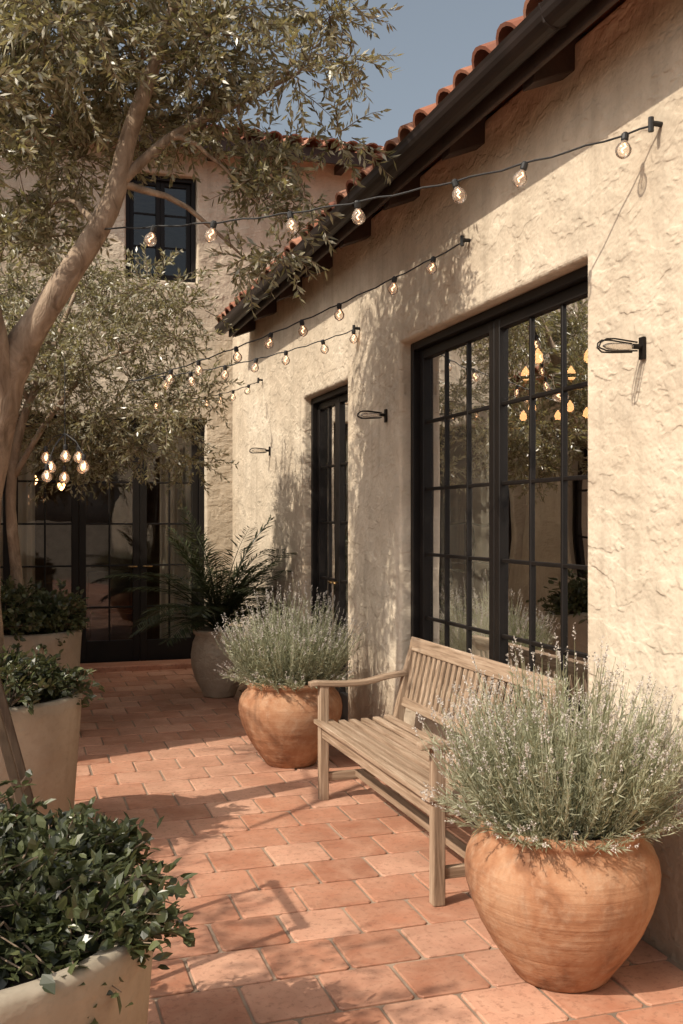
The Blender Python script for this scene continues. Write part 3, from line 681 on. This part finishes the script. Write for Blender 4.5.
# ------------------------------------------------------------ STRING LIGHTS
def bulb(so,gb,fi,p,tl,k):
    so.tube([p+tl*-.008,p+tl*.0,p+tl*.022,p+tl*.028],[.008,.0135,.0135,.011],10)
    q=[(0.026,.011),(.034,.015),(.044,.024),(.058,.031),(.072,.031),(.086,.025),(.096,.012),(.099,.002)]
    gb.tube([p+tl*z for z,_ in q],[r_*k for _,r_ in q],14)
    fi.tube([p+tl*.035,p+tl*.048+Vector((.008,0,0)),p+tl*.056+Vector((.0,.007,0)),p+tl*.064+Vector((-.008,0,0)),p+tl*.076],.0030,5)
def string(a,b,sag,nb,first=.06,k=.9):
    a,b=Vector(a),Vector(b); e=empty('string_lights'); cab=MB(); so=MB(); gb=MB(); fi=MB()
    f=lambda t_: a.lerp(b,t_)+Vector((0,0,-4*sag*t_*(1-t_)))
    cab.tube([f(i/40)+Vector((0,0,.004*math.sin(i*1.9))) for i in range(41)],.0038,6)
    so.tube([a+Vector((.02,0,0)),a+Vector((-.03,0,.0))],.010,8); so.tube([a+Vector((-.03,0,.02)),a+Vector((-.03,0,-.03))],.010,8)
    for i in range(nb):
        t_=first+(1-first*1.2)*i/nb+random.uniform(-.018,.018)*(i>0); p=f(t_); tl=Vector((random.uniform(-.3,.3),random.uniform(-.3,.3),-1)).normalized()*k
        bulb(so,gb,fi,p,tl,k)
    cab.obj('cable',CABLE,e); so.obj('sockets',CABLE,e,smooth=False); gb.obj('bulbs',BULB,e,smooth=True); fi.obj('filaments',FILAMENT,e)
string((2.118,2.98,2.88),S(-1.15,4.6,2.84),.09,7,.045)
string((2.118,4.54,2.89),S(-1.35,6.5,2.40),.06,8,.08)
string((2.118,6.23,2.76),S(-1.40,6.6,2.42),.05,7,.02)
string((2.118,9.0,2.79),S(-1.50,7.0,2.36),.08,7,.12)
e=empty('hanging_bulb_cluster'); cab=MB(); so=MB(); gb=MB(); fi=MB(); hc=S(-1.66,6.0,2.02)
cab.tube([hc+Vector((0,0,.45)),hc],.003,6)
for i in range(8):
    a=i*math.pi/4; rr=.15 if i%2 else .08; p=hc+Vector((rr*math.cos(a),rr*math.sin(a),-.08-.06*(i%3)))
    cab.tube([hc,hc.lerp(p,.6)+Vector((0,0,.03)),p],.003,6); bulb(so,gb,fi,p,Vector((0,0,-1)),1.0)
    fi.tube([p+Vector((0,0,-.045)),p+Vector((0,0,-.06)),p+Vector((0,0,-.08))],[.004,.011,.004],8)
cab.obj('cable',CABLE,e); so.obj('sockets',CABLE,e); gb.obj('bulbs',BULB,e,smooth=True); fi.obj('filaments',FILAMENT,e)
# ------------------------------------------------------------ folded wooden chair between planters
e=empty('wooden_deck_chair'); m=MB()
for dy in (0,.50):
    m.beam((-.12,3.62-dy*.9,1.12),(.17,3.62-dy*.9,.0),.028,.022,(0,1,0)); m.beam((.03,3.58-dy*.75,.62),(-.44,3.58-dy*.75,.0),.028,.022,(0,1,0))
m.beam((-.115,3.65,1.10),(-.115,3.14,1.10),.03,.022); m.beam((.12,3.65,.17),(.12,3.14,.17),.022,.022); m.beam((-.35,3.6,.12),(-.35,3.18,.12),.022,.022)
m.obj('frame',OLDWOOD,e,bevel=.004)
# ------------------------------------------------------------ added hedge (unseen, off to the left, for green reflections in the panes)
e=empty('reflection_hedge'); L=Leaves(); n=9000
P=np.stack([rng.uniform(-4.9,-4.1,n),rng.uniform(-4,6,n),rng.uniform(0,1.9,n)],1); k=n//2
P[:k,0]=-4.1+rng.normal(0,.06,k); P[k:k+k//2,2]=1.9+rng.normal(0,.08,k//2)
P[:,1]=np.minimum(P[:,1],5.8)
L.add(P,rng.normal(size=(n,3)),rng.uniform(.06,.11,n),rng.uniform(.04,.07,n),wide=True); L.obj('reflection_hedge_leaves',SHRUB,e)
boxobj('reflection_hedge_core',(-4.85,-4,-.04),(-4.2,5.8,1.8),SHRUB,e)
# ------------------------------------------------------------ LIGHT
EL=math.radians(43); phi=math.atan(.36)
tr=Vector((math.cos(EL)*math.cos(phi),math.cos(EL)*math.sin(phi),-math.sin(EL)))
sd=bpy.data.lights.new('sun','SUN'); sd.energy=5.0; sd.angle=math.radians(.5); sd.color=(1,.895,.745)
so=bpy.data.objects.new('sun',sd); scene.collection.objects.link(so); so.rotation_euler=tr.to_track_quat('-Z','Y').to_euler(); so.location=(-8,-2,9)
w=bpy.data.worlds.new('World'); scene.world=w; w.use_nodes=True; nt=w.node_tree; nt.nodes.clear()
sk=nt.nodes.new('ShaderNodeTexSky'); sk.sky_type='NISHITA'; sk.sun_disc=False; sk.sun_elevation=EL; sk.sun_rotation=math.atan2(-tr.x,-tr.y)%(2*math.pi); sk.dust_density=5; sk.air_density=1.0; sk.ozone_density=.6
hs=nt.nodes.new('ShaderNodeHueSaturation'); hs.inputs['Hue'].default_value=.485; hs.inputs['Saturation'].default_value=.55; hs.inputs['Value'].default_value=1.0
bg=nt.nodes.new('ShaderNodeBackground'); bg.inputs['Strength'].default_value=.14; o=nt.nodes.new('ShaderNodeOutputWorld')
nt.links.new(sk.outputs[0],hs.inputs['Color']); nt.links.new(hs.outputs[0],bg.inputs[0]); nt.links.new(bg.outputs[0],o.inputs[0])
# ------------------------------------------------------------ CAMERA
cd=bpy.data.cameras.new('camera'); cam=bpy.data.objects.new('camera',cd); scene.collection.objects.link(cam); scene.camera=cam
cam.location=(0,0,1.5); cam.rotation_euler=(math.pi/2,0,-YAW); cd.sensor_fit='VERTICAL'; cd.sensor_height=36; cd.sensor_width=24; cd.lens=1000/1024*36; cd.shift_y=8/1024
cd.clip_start=.05; cd.clip_end=1500
scene.view_settings.view_transform='Standard'; scene.view_settings.look='None'; scene.view_settings.exposure=0
